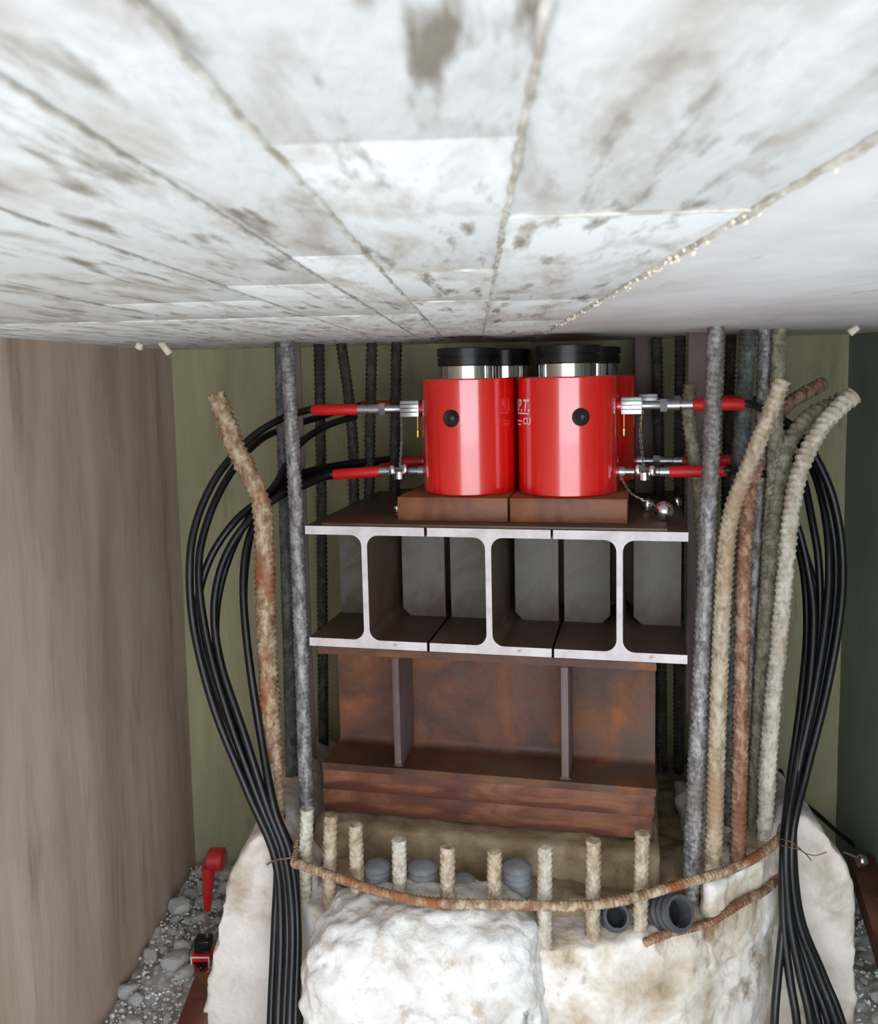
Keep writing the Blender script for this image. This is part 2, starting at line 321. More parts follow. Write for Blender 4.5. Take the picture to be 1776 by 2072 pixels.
def hprof(w, h, tf, tw, r):
    """I-section outline, ccw, centred in x, base at 0."""
    p = [(-w/2, 0), (w/2, 0), (w/2, tf)]; n = 6
    def fil(cx, cz, a0, a1): return [(cx+r*math.cos(a0+(a1-a0)*i/n), cz+r*math.sin(a0+(a1-a0)*i/n)) for i in range(n+1)]
    p += fil(tw/2+r, tf+r, -math.pi/2, -math.pi) + fil(tw/2+r, h-tf-r, math.pi, math.pi/2)
    p += [(w/2, h-tf), (w/2, h), (-w/2, h), (-w/2, h-tf)]
    p += fil(-tw/2-r, h-tf-r, math.pi/2, 0) + fil(-tw/2-r, tf+r, 0, -math.pi/2) + [(-w/2, tf)]
    return p
def lower_beam(v0, label):
    t = sthing('steel_cross_beam', label, 'steel beam', 0, v0+.13, -.869, 'rusty cross beams under the pale ended beams')
    H = .869-.5875
    b = MB(); b.prism(hprof(.26, H, .016, .011, .018), 'x', -.363, .359); b.build('beam_profile', RUST, t, ang=35)
    for x in (-.190, .174):
        for s in (-1, 1):
            b = MB(); lo, hi = sorted((s*.006, s*.122)); b.box((x-.0075, lo, .016), (x+.0075, hi, H-.016), 0, .001); o = b.build('stiffener_plate', PURP if s < 0 else RUST, t)
            if s < 0:
                w = MB()
                for zz in (.018, H-.018): w.lathe([(-.012, .002), (-.006, .006), (.006, .006), (.012, .002)], 8, 'x', (x, -.118, zz))
                w.build('weld_bead', RUST, o)
    return t
lower_beam(0.0, 'front rusty steel cross beam with two stiffeners, beneath the pale ended beams')
lower_beam(.30, 'rear rusty steel cross beam, mostly hidden behind the front one')

# ------------------------------------------------------------------ upper beams with pale sawn ends
for k, (u0, u1, lab, uw) in enumerate([(-.382, -.116, 'left of three parallel steel beams with pale sawn ends', -.2505), (-.110, .149, 'middle of three parallel steel beams with pale sawn ends', .0185), (.154, .419, 'right of three parallel steel beams with pale sawn ends', .2865)]):
    uc = (u0+u1)/2; t = sthing('steel_beam', lab, 'steel beam', uc, 0, -.5865, 'pale ended beams under the jacks'); H = .5865-.3195
    b = MB(); b.prism(hprof(u1-u0, H, .0185, .0125, .024), 'y', 0.0, .62, 0, 0, 1); b.build('beam_profile', [MILL, CUT], t, ang=35)
    w = (u1-u0)/2
    for s in (-1, 1):
        for v, g0 in ((.205, .026), (.36, .006)):  # unseen rear row, shaped to close the gaps so they look dark
            lo, hi = sorted((s*.008, s*(w-.004))); b = MB()
            c = .018
            prof = [(lo if s > 0 else lo, .0185), (hi, .0185), (hi, H-.0185), (lo, H-.0185)]
            prof = [(s*g0, .0185+c), (s*(g0+c), .0185), (s*(w-.004), .0185), (s*(w-.004), H-.0185), (s*(g0+c), H-.0185), (s*g0, H-.0185-c)]
            b.prism(prof, 'y', v, v+.014); o = b.build('stiffener_plate', STIFF if g0 > .01 else MILL, t, smooth=False)
plate('cover_plate', (-.344, .004, -.3195), (.379, .60, -.3135), MILL, 'thin dark steel cover plate lying across the three beams', .0008)
plate('steel_block', (-.187, .050, -.3135), (.0540, .56, -.262), BLOCKM, 'left rusty brown steel block under the left jacks', .002, 'steel block', 'brown blocks under the jacks')
plate('steel_block', (.0585, .050, -.3135), (.3010, .56, -.262), BLOCKM, 'right rusty brown steel block under the right jacks', .002, 'steel block', 'brown blocks under the jacks')

# ------------------------------------------------------------------ hydraulic jacks
JZ = -.262
def chain(b, pts):
    P = smooth_path(pts, .0062)
    for i in range(len(P)-1):
        m = (P[i]+P[i+1])/2; d = (P[i+1]-P[i]).normalized(); ref = Vector((0, 1, 0)) if i % 2 else Vector((1, .2, .1))
        s = (ref-d*ref.dot(d)).normalized(); loop = [m + d*(.0048*math.cos(a)) + s*(.0026*math.sin(a)) for a in [2*math.pi*k/10 for k in range(11)]]
        b.tube(loop, .0007, 4)
def text_mesh(body, size, shear=.0):
    cu = bpy.data.curves.new('t', 'FONT'); cu.body = body; cu.size = size; cu.shear = shear; cu.offset = size*.02; cu.resolution_u = 3
    o = bpy.data.objects.new('t', cu); COL.objects.link(o); bpy.context.view_layer.update()
    me = bpy.data.meshes.new_from_object(o.evaluated_get(bpy.context.evaluated_depsgraph_get())); bpy.data.objects.remove(o)
    vs = [v.co.copy() for v in me.vertices]; fs = [tuple(p.vertices) for p in me.polygons]; bpy.data.meshes.remove(me); return vs, fs
def jack(u, v, s, label, az, r=.105, front=True, cap=None, logo=False, rs=.0675):
    t = sthing('hydraulic_jack', label, 'hydraulic jack', u, v, JZ, 'red hydraulic jacks'); loc0 = S(u, v, JZ)
    def L(P): d = Vector(P)-loc0; return Vector((d.dot(UU), d.dot(VV), d.z))
    b = MB(); b.lathe([(0, r-.003), (.003, r), (.249, r), (.252, r-.003), (.252, .066)], 72); body = b.build('cylinder_body', RED, t)
    b = MB(); b.lathe([(.25, .062), (.282, .062)], 64); b.build('piston', CHROME, t)
    b = MB(); b.lathe([(.279, rs-.002), (.281, rs), (.2985, rs), (.2985, rs-.004), (.3015, rs-.004), (.3015, rs+.001), (.317, rs+.001), (.319, rs-.002)], 64); b.build('saddle', BLACK, t)
    # threaded side socket facing the opening
    d = Vector((math.sin(az), -math.cos(az), 0)); side = Vector((math.cos(az), math.sin(az), 0)); c = d*(r-.0005) + Vector((0, 0, .168))
    b = MB()
    for rr, w, off in ((.0165, .0028, .0), (.0125, .0022, .0005)):
        b.tube([c + d*off + side*(rr*math.cos(a))*.97 + Vector((0,0,1))*rr*math.sin(a) for a in [2*math.pi*k/28 for k in range(29)]], w, 6)
    so = b.build('threaded_socket', HOLE, t)
    b = MB(); vs = [c + d*.0012 + side*(.0125*math.cos(a)) + Vector((0,0,1))*.0125*math.sin(a) for a in [2*math.pi*k/24 for k in range(24)]]
    b.add(vs + [p - d*.004 for p in vs], [tuple(range(24))] + [(i, (i+1) % 24, 24+(i+1) % 24, 24+i) for i in range(24)]); b.build('socket_dark_disc', DARK, so)  # flat black disc stands in for the shaded inside of the hole
    cc = c + d*.0005 + side*.003; b = MB(); b.lathe([(-.0065, .0), (0, .0065), (.0065, 0)], 12, 'z', cc); b.build('socket_plug', ZINC, so)
    # upper port: red boss, valve block, coupler
    def lx(prof, z, n=20, mat=ZINC, name='coupler', parent=t, y=0.0, ph=0.0):
        b = MB(); b.lathe([(s*x, rr) for x, rr in (prof if s > 0 else prof)], n, 'x', (0, y, z), 0, ph); return b.build(name, mat, parent)
    zu, zl = .186, .043
    lx([(r-.008, .012), (r+.008, .012), (r+.009, .009)], zu, 24, RED, 'port_boss')
    b = MB(); lo, hi = sorted((s*(r+.006), s*(r+.050))); b.box((lo, -.02, zu-.018), (hi, .02, zu+.019), 0, .002); vb = b.build('valve_block', ZINC, t)
    for kk in range(3):
        b = MB(); b.box((lo+.002, -.0212, zu-.008+kk*.009), (hi-.002, -.0195, zu-.0065+kk*.009)); b.build('block_groove', HOLE, vb)
    b = MB(); px_ = s*(r+.012); b.lathe([(zu-.066, .004), (zu-.064, .0055), (zu-.048, .005), (zu-.046, .0022), (zu-.017, .0022)], 10, 'z', (px_, -.008, 0)); b.build('relief_pin', BRASS, vb)
    lx([(r+.050, .0085), (r+.088, .0085), (r+.090, .010)], zu, 20)
    lx([(r+.088, .0155), (r+.102, .0155)], zu, 6, ZINC, 'hex_nut')
    lx([(r+.102, .0115), (r+.128, .0115), (r+.1285, .008), (r+.145, .008)], zu, 20)
    # lower port
    lx([(r-.008, .012), (r+.006, .012)], zl, 20, RED, 'port_boss')
    lx([(r+.002, .0125), (r+.014, .0125), (r+.015, .008), (r+.040, .008), (r+.041, .011), (r+.060, .011)], zl, 20)
    lx([(r+.040, .0155), (r+.056, .0155)], zl, 6, ZINC, 'hex_nut')
    lx([(r+.056, .0095), (r+.085, .0095), (r+.086, .006), (r+.100, .006)], zl, 20)
    if front:
        b = MB(); chain(b, [Vector((s*(r+.050), -.012, zu-.012)), Vector((s*(r+.046), -.022, zu-.05)), Vector((s*(r+.050), -.02, zu-.10)), Vector((s*(r+.054), -.018, zl+.012))]); b.build('chain', ZINC, t)
        b = MB(); dcx = s*(r+.055)
        for (dx, dz, rr) in ((0, -.002, .0125), (s*.016, .008, .0085), (-s*.014, .010, .0075)):
            b.lathe([(-.012, rr*.7), (-.009, rr), (.007, rr), (.012, rr*.5)], 14, 'z', (dcx+dx, -.020, zl-.004+dz))
        b.build('dust_cap', CHROME, t)
    if cap:
        p0 = Vector((s*(r+.006), -.012, zl-.012)); tgt = L(cap); 
        b = MB(); chain(b, [p0, p0*.6+tgt*.4+Vector((-s*.012, -.01, -.006)), p0*.25+tgt*.75+Vector((0, -.008, -.004)), tgt+Vector((-s*.016, 0, .004))]); b.build('chain', ZINC, t)
        b = MB(); b.lathe([(-.020, .011), (-.017, .016), (-.008, .0195), (0, .0205), (.008, .0190), (.014, .0145), (.0185, .007), (.0195, .001)], 24, 'z', tgt); b.build('dust_cap', CHROME, t)
    if logo:
        b = MB()
        def wrap(vs, fs, a0, z0):
            b.add([(r_*math.sin(a), -r_*math.cos(a), z0+p.y) for p in vs for a, r_ in [(a0 + p.x/r, r+.0007)]], fs)
        def bar(x0, x1, z0, z1, a0): 
            vs = [Vector((x0+(x1-x0)*i/8, zz, 0)) for i in range(9) for zz in (z0, z1)]; wrap(vs, [(2*i, 2*i+2, 2*i+3, 2*i+1) for i in range(8)], a0, 0)
        a0 = math.radians(-80)
        wrap(*text_mesh('I.P.T.', .036, .25), a0, .180)
        bar(.008, .070, .1735, .1765, a0); bar(.004, .040, .157, .160, a0); bar(.004, .034, .149, .152, a0)
        wrap(*text_mesh('CU', .020, .1), a0+.046/r, .152)
        b.build('printed_logo', WHITE, body, smooth=False)
    return t
JL, JR, JV = -.0490, .1715, .17
jack(JL, JV, -1, 'front left red hydraulic jack with couplings on its left side', math.radians(-10), .1045, rs=.067)
jack(JR, JV, 1, 'front right red hydraulic jack with white lettering and couplings on its right', math.radians(19), .1085, cap=S(fp(1343, 1033, .10)[0], .10, -.3135+.0215), logo=True, rs=.0705)
jack(JL+.045, JV+.235, -1, 'rear left red hydraulic jack, half hidden behind the front pair', 0, .105, False)
jack(JR+.040, JV+.235, 1, 'rear right red hydraulic jack, peeking out behind the front right one', 0, .105, False)
for (x, y, v, r_, lab) in ((1310, 990, .22, .015, 'silver dust cap on the cover plate, behind the bigger one'), (1370, 1000, .30, .011, 'small dark silver dust cap deepest in the shade right of the jacks'), (803, 1014, .16, .009, 'small silver knob at the left end of the left steel block')):
    u, z = fp(x, y, v); b = MB(); b.lathe([(-r_, r_*.5), (-r_*.8, r_*.85), (0, r_), (r_*.6, r_*.85), (r_*.95, r_*.3)], 18)
    o = b.build('dust_cap', CHROME); o.location = S(u, v, -.3135+r_); tag(o, lab, 'dust cap')

# ------------------------------------------------------------------ reinforcing bars
def rib(r, pitch, h, seed=0.0, crust=0.0):
    def f(L, a, t):
        am = (a % math.pi) - math.pi/2
        c = math.cos(2*math.pi*L/pitch + 2.3*am*(1 if a < math.pi else -1)); q = max(0.0, c)**1.1*h*1.9*(math.cos(am)**.5 if abs(am) < 1.5 else 0)
        q = max(q, h*.8 if abs(abs(am)-math.pi/2) < .2 else 0)
        w = crust*noise.noise(Vector((L*45+seed, math.cos(a)*1.3, math.sin(a)*1.3))) if crust else 0
        return r + q + w
    return f
def rebar(pix, r, mat, label, pitch=.0115, h=.0016, crust=.0, group=None, name='rebar', n=16, cat='rebar', seed=0):
    q = [atY(*p) for p in pix]; q.append(q[-1] + Vector((0, 0, -.12))); pts = smooth_path(q, pitch/5.5); b = MB(); b.tube(pts, r, n, rf=rib(r, pitch, h, seed, crust))
    return tag(b.build(name, mat, ang=75), label, cat, group)
BARS = 'long bars of the broken column cage'
def Yl(pix, Y0, Y1):
    n = len(pix)-1; return [(x, y, Y0+(Y1-Y0)*i/n) for i, (x, y) in enumerate(pix)]
rebar(Yl([(437, 797), (462, 868), (492, 938), (520, 992), (533, 1060), (537, 1200), (543, 1380), (553, 1560), (560, 1680), (563, 1740)], 1.82, 1.80), .0185, B_CRUST, 'thick crusty rusted bar bent outwards at its top, left of the jacks', .013, .0022, .0035, BARS, seed=1)
rebar(Yl([(566, 672), (571, 850), (578, 1100), (585, 1350), (593, 1720)], 2.06, 2.0), .0135, B_DARK, 'straight dark green-grey bar just right of the crusty bent bar', .012, .0009, 0, BARS)
rebar(Yl([(579, 665), (586, 800), (597, 1000), (607, 1250), (616, 1500), (624, 1720)], 1.97, 1.84), .0150, B_GREY, 'straight grey ribbed bar left of the beams, rising to the ceiling', .011, .0014, .0008, BARS, seed=2)
rebar(Yl([(1449, 655), (1441, 850), (1430, 1100), (1417, 1380), (1406, 1600), (1398, 1800)], 1.78, 1.70), .0155, B_GREY, 'straight grey ribbed bar right of the beams, rising to the ceiling', .0125, .0018, 0, BARS, seed=3)
rebar(Yl([(1514, 655), (1504, 830), (1492, 1000), (1483, 1250), (1475, 1740)], 1.96, 1.88), .0175, B_DARK, 'dark green-grey bar behind the pale leaning bar on the right', .012, .0014, 0, BARS)
rebar(Yl([(1548, 655), (1543, 850), (1530, 1100), (1518, 1400), (1512, 1750)], 1.98, 1.90), .0150, B_GREY, 'grey bar rising to the ceiling, middle of the right hand cluster', .012, .0014, .0015, BARS)
rebar(Yl([(1577, 655), (1570, 850), (1556, 1100), (1538, 1400), (1522, 1750)], 1.95, 1.86), .0145, B_OLIVE, 'mossy olive bar rising to the ceiling, rightmost of the straight ones', .012, .0016, .002, BARS)
rebar(Yl([(1582, 770), (1552, 850), (1512, 950), (1482, 1030), (1469, 1110), (1460, 1260), (1452, 1450), (1446, 1640), (1440, 1800)], 1.74, 1.70), .0150, B_TAN, 'tan ribbed bar on the right leaning outwards above a bend', .0125, .0019, .0008, BARS, seed=5)
rebar(Yl([(1532, 930), (1514, 1010), (1506, 1090), (1501, 1250), (1497, 1500), (1491, 1790)], 1.80, 1.73), .0138, B_RUST, 'reddish rusted bar standing right beside the tan leaning bar', .0125, .0020, .0012, BARS, seed=6)
rebar(Yl([(1728, 800), (1694, 828), (1652, 880), (1619, 950), (1601, 1035), (1588, 1160), (1576, 1290), (1563, 1420), (1553, 1560), (1545, 1750)], 1.86, 1.82), .0165, B_PALE, 'pale cement coated bar on the far right, curled outwards at the top', .014, .0018, .003, BARS, seed=7)
rebar(Yl([(1700, 812), (1640, 842), (1600, 890), (1580, 960), (1566, 1060), (1555, 1200), (1546, 1400), (1540, 1740)], 1.93, 1.88), .0160, B_OLIVE, 'olive-grey curled bar right behind the pale curled one', .014, .0018, .003, BARS, seed=8)
rebar(Yl([(1396, 780), (1392, 830), (1400, 900), (1410, 970), (1420, 1060), (1424, 1300), (1420, 1700)], 1.98, 1.90), .0130, B_OLIVE, 'short bent brown-grey bar whose tip shows beside the right couplings', .012, .002, .0015, BARS, seed=9)
rebar(Yl([(1668, 776), (1630, 795), (1590, 822), (1556, 870), (1540, 960), (1532, 1150), (1526, 1700)], 2.05, 1.97), .0135, B_RUST, 'brown bar folded far outwards behind the right hand cluster', .012, .0018, .001, BARS, seed=10)
for k, (pp, lab) in enumerate([([(645, 690), (650, 1000), (656, 1700)], 'leftmost'), ([(690, 695), (708, 830), (716, 1000), (720, 1700)], 'second, slightly bent'), ([(752, 690), (747, 1000), (742, 1700)], 'third'), ([(802, 690), (798, 1000), (795, 1700)], 'fourth'), ([(1328, 685), (1334, 1000), (1340, 1700)], 'fifth'), ([(1376, 680), (1374, 1000), (1372, 1700)], 'sixth'), ([(1479, 675), (1470, 1000), (1455, 1700)], 'added to fill a dark gap, rightmost')]):  # rightmost bar is added to darken the gap between the right bars
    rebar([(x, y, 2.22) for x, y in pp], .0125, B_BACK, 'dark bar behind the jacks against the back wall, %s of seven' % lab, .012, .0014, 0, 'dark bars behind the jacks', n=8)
# cut stubs along the front of the stump
ORD = ['first', 'second', 'third', 'fourth', 'fifth', 'sixth', 'seventh', 'eighth', 'ninth']
for k, (xt, yt, xb) in enumerate([(621, 1636, 613), (669, 1648, 663), (719, 1668, 722), (807, 1698, 806), (905, 1712, 902), (1000, 1722, 998), (1102, 1712, 1100), (1200, 1700, 1198), (1299, 1686, 1294)]):
    Xb = atZ(xb, 1800, -1.0).x; Yc = arc(Xb, RC-.042)
    P0 = Vector((Xb*1.0, Yc, -1.11)); T = atY(xt, yt, Yc); Xb = atY(xb, 1800, Yc).x; P0.x = Xb
    b = MB(); b.tube(smooth_path([P0, (P0+T)/2, T], .0026), .0125, 16, rf=rib(.0122, .0125, .0018, k*3.3, .0012))
    tag(b.build('rebar_stub', B_TAN if k % 3 else B_PALE, ang=75), 'cut off cement coated bar stub behind the hoop, %s from the left' % ORD[k], 'rebar stub', 'cut stubs behind the hoop')
# hoop
pts = []
for i in range(90):
    x = -.386 + (.622+.386)*i/89; pts.append(Vector((x, arc(x, RC), -.98 + .004*math.sin(i*.21))))
pts = [pts[0] + Vector((-.004, .05, .012))] + pts + [pts[-1] + Vector((.02, .05, .008))]
b = MB(); b.tube(smooth_path(pts, .0022), .0085, 10, rf=rib(.0085, .0085, .0013, 4, .0006)); tag(b.build('hoop_bar', B_CRUST, ang=75), 'thin rusty ribbed hoop curving round the front of the column stump', 'rebar hoop')
pts = [Vector((x, arc(x, RC-.004), -1.07 - .02*(.64-x) + .004*math.sin(x*40))) for x in [.30 + .32*i/30 for i in range(31)]]
b = MB(); b.tube(smooth_path(pts, .0024), .0075, 8, rf=rib(.0075, .0085, .0012, 9, .002)); tag(b.build('hoop_bar', B_RUST, ang=75), 'lower rusty hoop half buried in the plaster at the right of the stump', 'rebar hoop')

# corrugated ducts in the stump
def duct(x, y, Y, r, h, label, tilt=(0, 0), bore=False):
    t = thing('corrugated_duct', label, 'duct', atY(x, y, Y)); t.rotation_euler = (tilt[0], 0, tilt[1])
    prof = []; n = 5
    for i in range(n):
        z = -h/2 + h*i/n; prof += [(z, r*.86), (z+h*.05, r*.98), (z+h*.11, r), (z+h*.15, r*.93)]
    if bore: prof += [(h/2, r*.9), (h/2, r*.72), (h*.1, r*.70)]
    else: prof += [(h/2, r*.85), (h*.54, r*.7), (h*.56, r*.3)]
    b = MB(); b.lathe(prof, 32); b.build('duct_wall', DUCT2 if bore else DUCT, t)
    b = MB(); b.lathe([(h*.1 if bore else h*.555, r*.70 if bore else r*.4), (h*.12 if bore else h*.565, r*.1)], 20); b.build('duct_bore', DARK if bore else DUCT, t)  # open ducts end in a black disc that paints their shaded depth
duct(764, 1774, 1.70, .028, .055, 'grey corrugated duct end between third and fourth bar stubs')
duct(856, 1778, 1.68, .031, .060, 'grey corrugated duct end between fourth and fifth bar stubs')
duct(938, 1796, 1.67, .024, .040, 'small purple-grey duct end between fifth and sixth bar stubs')
duct(1046, 1778, 1.67, .030, .060, 'grey corrugated duct end between sixth and seventh bar stubs')
duct(1348, 1846, 1.63, .036, .09, 'tilted dark corrugated duct with open mouth, below hoop at right', (math.radians(62), math.radians(28)), True)
duct(1240, 1856, 1.63, .028, .06, 'dark open duct mouth under the hoop between the last stubs', (math.radians(55), math.radians(8)), True)

# flat strips behind
for (x0, x1, y0, y1, Y, lab) in ((1392, 1434, 680, 1442, 2.02, 'flat purple-brown steel strip hanging behind the right straight grey bar'), (606, 630, 690, 1650, 2.12, 'narrow purple-brown steel strip behind the left straight grey bar'), (1284, 1326, 680, 1100, 2.26, 'flat brown steel strip against back wall behind rear right jack')):
    a, c = atY(x0, y0, Y), atY(x1, y1, Y); b = MB(); b.box((-(c.x-a.x)/2, -.004, c.z-a.z), ((c.x-a.x)/2, .004, CZ-a.z-.0005), 0, .001)
    o = b.build('steel_strip', PURP, ang=30); o.location = Vector(((a.x+c.x)/2, Y, a.z)); tag(o, lab, 'steel strip')

# ------------------------------------------------------------------ hoses
def hose(start, s, slope, ferr, slv, pix, label, r=.0085, group='black hydraulic hoses', show=True):
    """start: coupling end in world; then sleeve outwards; then pixel points with depth."""
    t = thing('hydraulic_hose', label, 'hose', start, 0, group); d = (UU*s + Vector((0, 0, slope))).normalized()
    f0 = Vector((0,0,0)); f1 = d*ferr; e = d*(ferr+slv)
    b = MB(); b.tube([f0-d*.01, f0, f0+d*.001, f1*.9, f1, f1+d*.004], .0105, 14, rf=lambda L, a, q: .0105); b.build('ferrule', ZINC, t)
    b = MB(); b.tube([f1, f1+d*.003, e-d*.003, e], .0128, 16, rf=lambda L, a, q: .0128 if .01 < q < .99 else .0118); b.build('sleeve', SLEEVE, t)
    pts = [f1+d*.01, e-d*.02, e + d*.012] + [atY(*p)-Vector(start) for p in pix]
    b = MB(); b.tube(smooth_path(pts, .012), r, 10); b.build('hose_line', RUBBER, t, ang=80)
    return t
def Js(u, v, s, r, zz, off): return S(u + s*(r+off), v, JZ+zz)
bot = lambda x0, x1, x2, Y: [(x0, 1735, Y), (x1, 1880, Y-.06), (x2, 2072, Y-.12), (x2-3, 2300, Y-.2)]
YT = 1.70
BV = JV+.235
hose(Js(JL, JV, -1, .1045, .186, .142), -1, 0, .012, .112, [(560, 852, 1.98), (500, 893, 1.93), (440, 962, 1.88), (399, 1050, 1.84), (384, 1140, 1.81), (392, 1270, 1.79), (432, 1430, 1.76), (500, 1600, 1.73)] + bot(556, 568, 562, YT), 'black hose from upper coupling of front left jack, outermost loop on the left')
hose(Js(JL+.045, BV, -1, .105, .186, .142), -1, 0, .012, .112, [(572, 868, 2.12), (508, 906, 2.0), (450, 985, 1.92), (412, 1080, 1.87), (402, 1170, 1.84), (420, 1300, 1.81), (462, 1450, 1.77), (520, 1610, 1.73)] + bot(568, 582, 575, YT), 'black hose from upper coupling of rear left jack, inside the outermost left loop')
hose(Js(JL, JV, -1, .1045, .043, .097), -1, -.07, .010, .112, [(610, 985, 1.98), (556, 1010, 1.93), (496, 1062, 1.89), (452, 1135, 1.86), (433, 1230, 1.83), (446, 1340, 1.80), (492, 1480, 1.76), (540, 1630, 1.72)] + bot(577, 592, 586, YT-.012), 'black hose from lower coupling of front left jack, in the left bundle')
hose(Js(JL+.045, BV, -1, .105, .043, .097), -1, -.03, .010, .112, [(650, 962, 2.14), (590, 972, 2.05), (545, 1010, 1.97), (505, 1085, 1.90), (492, 1180, 1.86), (502, 1320, 1.82), (526, 1480, 1.78), (553, 1630, 1.72)] + bot(588, 602, 598, YT-.005), 'black hose from lower coupling of rear left jack, innermost on the left')
def loose(pix, label):
    t = thing('hydraulic_hose', label, 'hose', atY(*pix[0]), 0, 'black hydraulic hoses'); o0 = atY(*pix[0])
    b = MB(); b.tube(smooth_path([atY(*p)-o0 for p in pix], .012), .0085, 10); b.build('hose_line', RUBBER, t, ang=80)
    return t
loose([(720, 842, 2.2), (660, 862, 2.15), (600, 905, 2.08), (550, 990, 1.97), (480, 1050, 1.9), (430, 1120, 1.87), (403, 1200, 1.85), (402, 1270, 1.83), (430, 1380, 1.80), (490, 1530, 1.76), (535, 1660, 1.74)] + bot(560, 556, 548, YT+.02), 'loose black hose dropping from behind the upper red sleeve on the left')
loose([(800, 928, 2.25), (690, 940, 2.18), (610, 958, 2.08), (555, 985, 1.98), (490, 1070, 1.92), (450, 1170, 1.88), (436, 1270, 1.85), (448, 1380, 1.82), (498, 1510, 1.78), (545, 1650, 1.73)] + bot(580, 578, 606, YT+.012), 'loose black hose above the lower left red sleeve, in the left bundle')
loose([(690, 960, 2.16), (610, 975, 2.06), (560, 1000, 1.98), (515, 1060, 1.93), (497, 1140, 1.89), (494, 1240, 1.86), (512, 1400, 1.82), (540, 1560, 1.77), (560, 1650, 1.74)] + bot(592, 600, 590, YT+.015), 'loose black hose falling steeply beside the crusty bent bar')
# right side
def botr(x0, pts, Y): return [(x0, 1700, Y)] + [(x, y, Y-.03*(i+1)) for i, (x, y) in enumerate(pts)]
hose(Js(JR, JV, 1, .1085, .186, .142), 1, 0, .012, .105, [(1560, 838, 1.92), (1610, 868, 1.94), (1650, 925, 1.95), (1686, 1010, 1.95), (1704, 1120, 1.93), (1700, 1240, 1.90), (1672, 1400, 1.86), (1632, 1560, 1.81)] + botr(1602, [(1612, 1850), (1655, 1970), (1692, 2072), (1730, 2250)], 1.75), 'black hose from upper coupling of front right jack, outermost loop on the right')
hose(Js(JR+.04, BV, 1, .105, .186, .142), 1, 0, .012, .105, [(1590, 862, 2.1), (1630, 920, 2.05), (1660, 1000, 2.0), (1676, 1110, 1.95), (1672, 1240, 1.91), (1648, 1400, 1.86), (1614, 1560, 1.81)] + botr(1596, [(1606, 1850), (1640, 1970), (1676, 2072), (1704, 2250)], 1.76), 'black hose from upper coupling of rear right jack, second right hand loop')
hose(Js(JR, JV, 1, .1085, .043, .097), 1, .02, .010, .118, [(1570, 970, 1.95), (1608, 1050, 1.97), (1634, 1150, 1.95), (1646, 1250, 1.92), (1636, 1400, 1.87), (1610, 1560, 1.81)] + botr(1590, [(1596, 1850), (1618, 1970), (1640, 2072), (1660, 2250)], 1.745), 'black hose from lower coupling of front right jack, in the right bundle')
hose(Js(JR+.04, BV, 1, .105, .043, .097), 1, .03, .010, .118, [(1580, 1000, 2.08), (1604, 1070, 2.02), (1626, 1160, 1.98), (1632, 1280, 1.94), (1620, 1420, 1.88), (1600, 1570, 1.82)] + botr(1586, [(1584, 1850), (1596, 1970), (1612, 2072), (1625, 2250)], 1.75), 'black hose from lower coupling of rear right jack, innermost on the right')
loose([(1585, 850, 2.1), (1640, 915, 2.02), (1672, 1010, 1.98), (1690, 1110, 1.96), (1688, 1230, 1.93), (1660, 1400, 1.88), (1622, 1570, 1.82)] + botr(1598, [(1586, 1850), (1574, 1970), (1566, 2072), (1560, 2250)], 1.752), 'loose black hose between the two outer right hand loops, ending leftmost below')
loose([(1590, 900, 2.12), (1622, 960, 2.05), (1642, 1050, 2.0), (1656, 1140, 1.97), (1658, 1260, 1.94), (1640, 1410, 1.89), (1606, 1580, 1.82)] + botr(1592, [(1602, 1850), (1630, 1970), (1656, 2072), (1680, 2250)], 1.765), 'loose black hose in the middle of the right hand bundle')
loose([(1590, 985, 2.1), (1612, 1070, 2.02), (1650, 1190, 1.97), (1664, 1270, 1.95), (1648, 1420, 1.90), (1615, 1580, 1.84)] + botr(1604, [(1618, 1850), (1664, 1970), (1704, 2072), (1745, 2250)], 1.76), 'loose black hose crossing the right hand bundle towards its outer edge')

# tie wires
b = MB(); b.tube(smooth_path([atY(540, 1750, 1.74), atY(556, 1741, 1.66), atY(580, 1737, 1.645), atY(602, 1734, 1.66), atY(610, 1722, 1.72)], .006), .0017, 6); tag(b.build('tie_wire', WIRE), 'thin rusty wire tying the left hose bundle to the hoop', 'wire')
b = MB(); b.tube(smooth_path([atY(1572, 1698, 1.77), atY(1592, 1700, 1.69), atY(1612, 1712, 1.69), atY(1628, 1726, 1.75), atY(1650, 1731, 1.755), atY(1672, 1724, 1.75)], .006), .0013, 6)
b.tube(smooth_path([atY(1574, 1708, 1.77), atY(1594, 1714, 1.69), atY(1614, 1718, 1.69), atY(1628, 1726, 1.75), atY(1642, 1742, 1.755)], .006), .0013, 6); tag(b.build('tie_wire', WIRE), 'thin dark wire twisted round the right hose bundle', 'wire')

# ------------------------------------------------------------------ gauge stand, bars on the ground
P = atY(405, 1945, 1.95)
t = thing('gauge_stand', 'red measuring gauge on rod and red magnetic base beside left concrete jacket', 'gauge stand', P)
def lp(x, y, Y=1.95): return atY(x, y, Y)-P
b = MB(); b.box((-.016, -.02, -.028), (.030, .03, .026), 0, .002); base = b.build('magnet_base', RED, t)
b = MB()
for lo, hi in (((-.016, -.0215, -.028), (-.0125, -.0198, .026)), ((.0265, -.0215, -.028), (.030, -.0198, .026)), ((-.0125, -.0215, -.028), (.0265, -.0198, -.0245)), ((-.0125, -.0215, .0225), (.0265, -.0198, .026))): b.box(lo, hi)
b.build('white_border', WHITE, base, smooth=False)
b = MB(); b.prism([(-.010, .012), (.010, -.012), (.024, .004), (.024, .014)], 'y', -.0225, -.0198); b.build('black_arrow', BLACK, base, smooth=False)
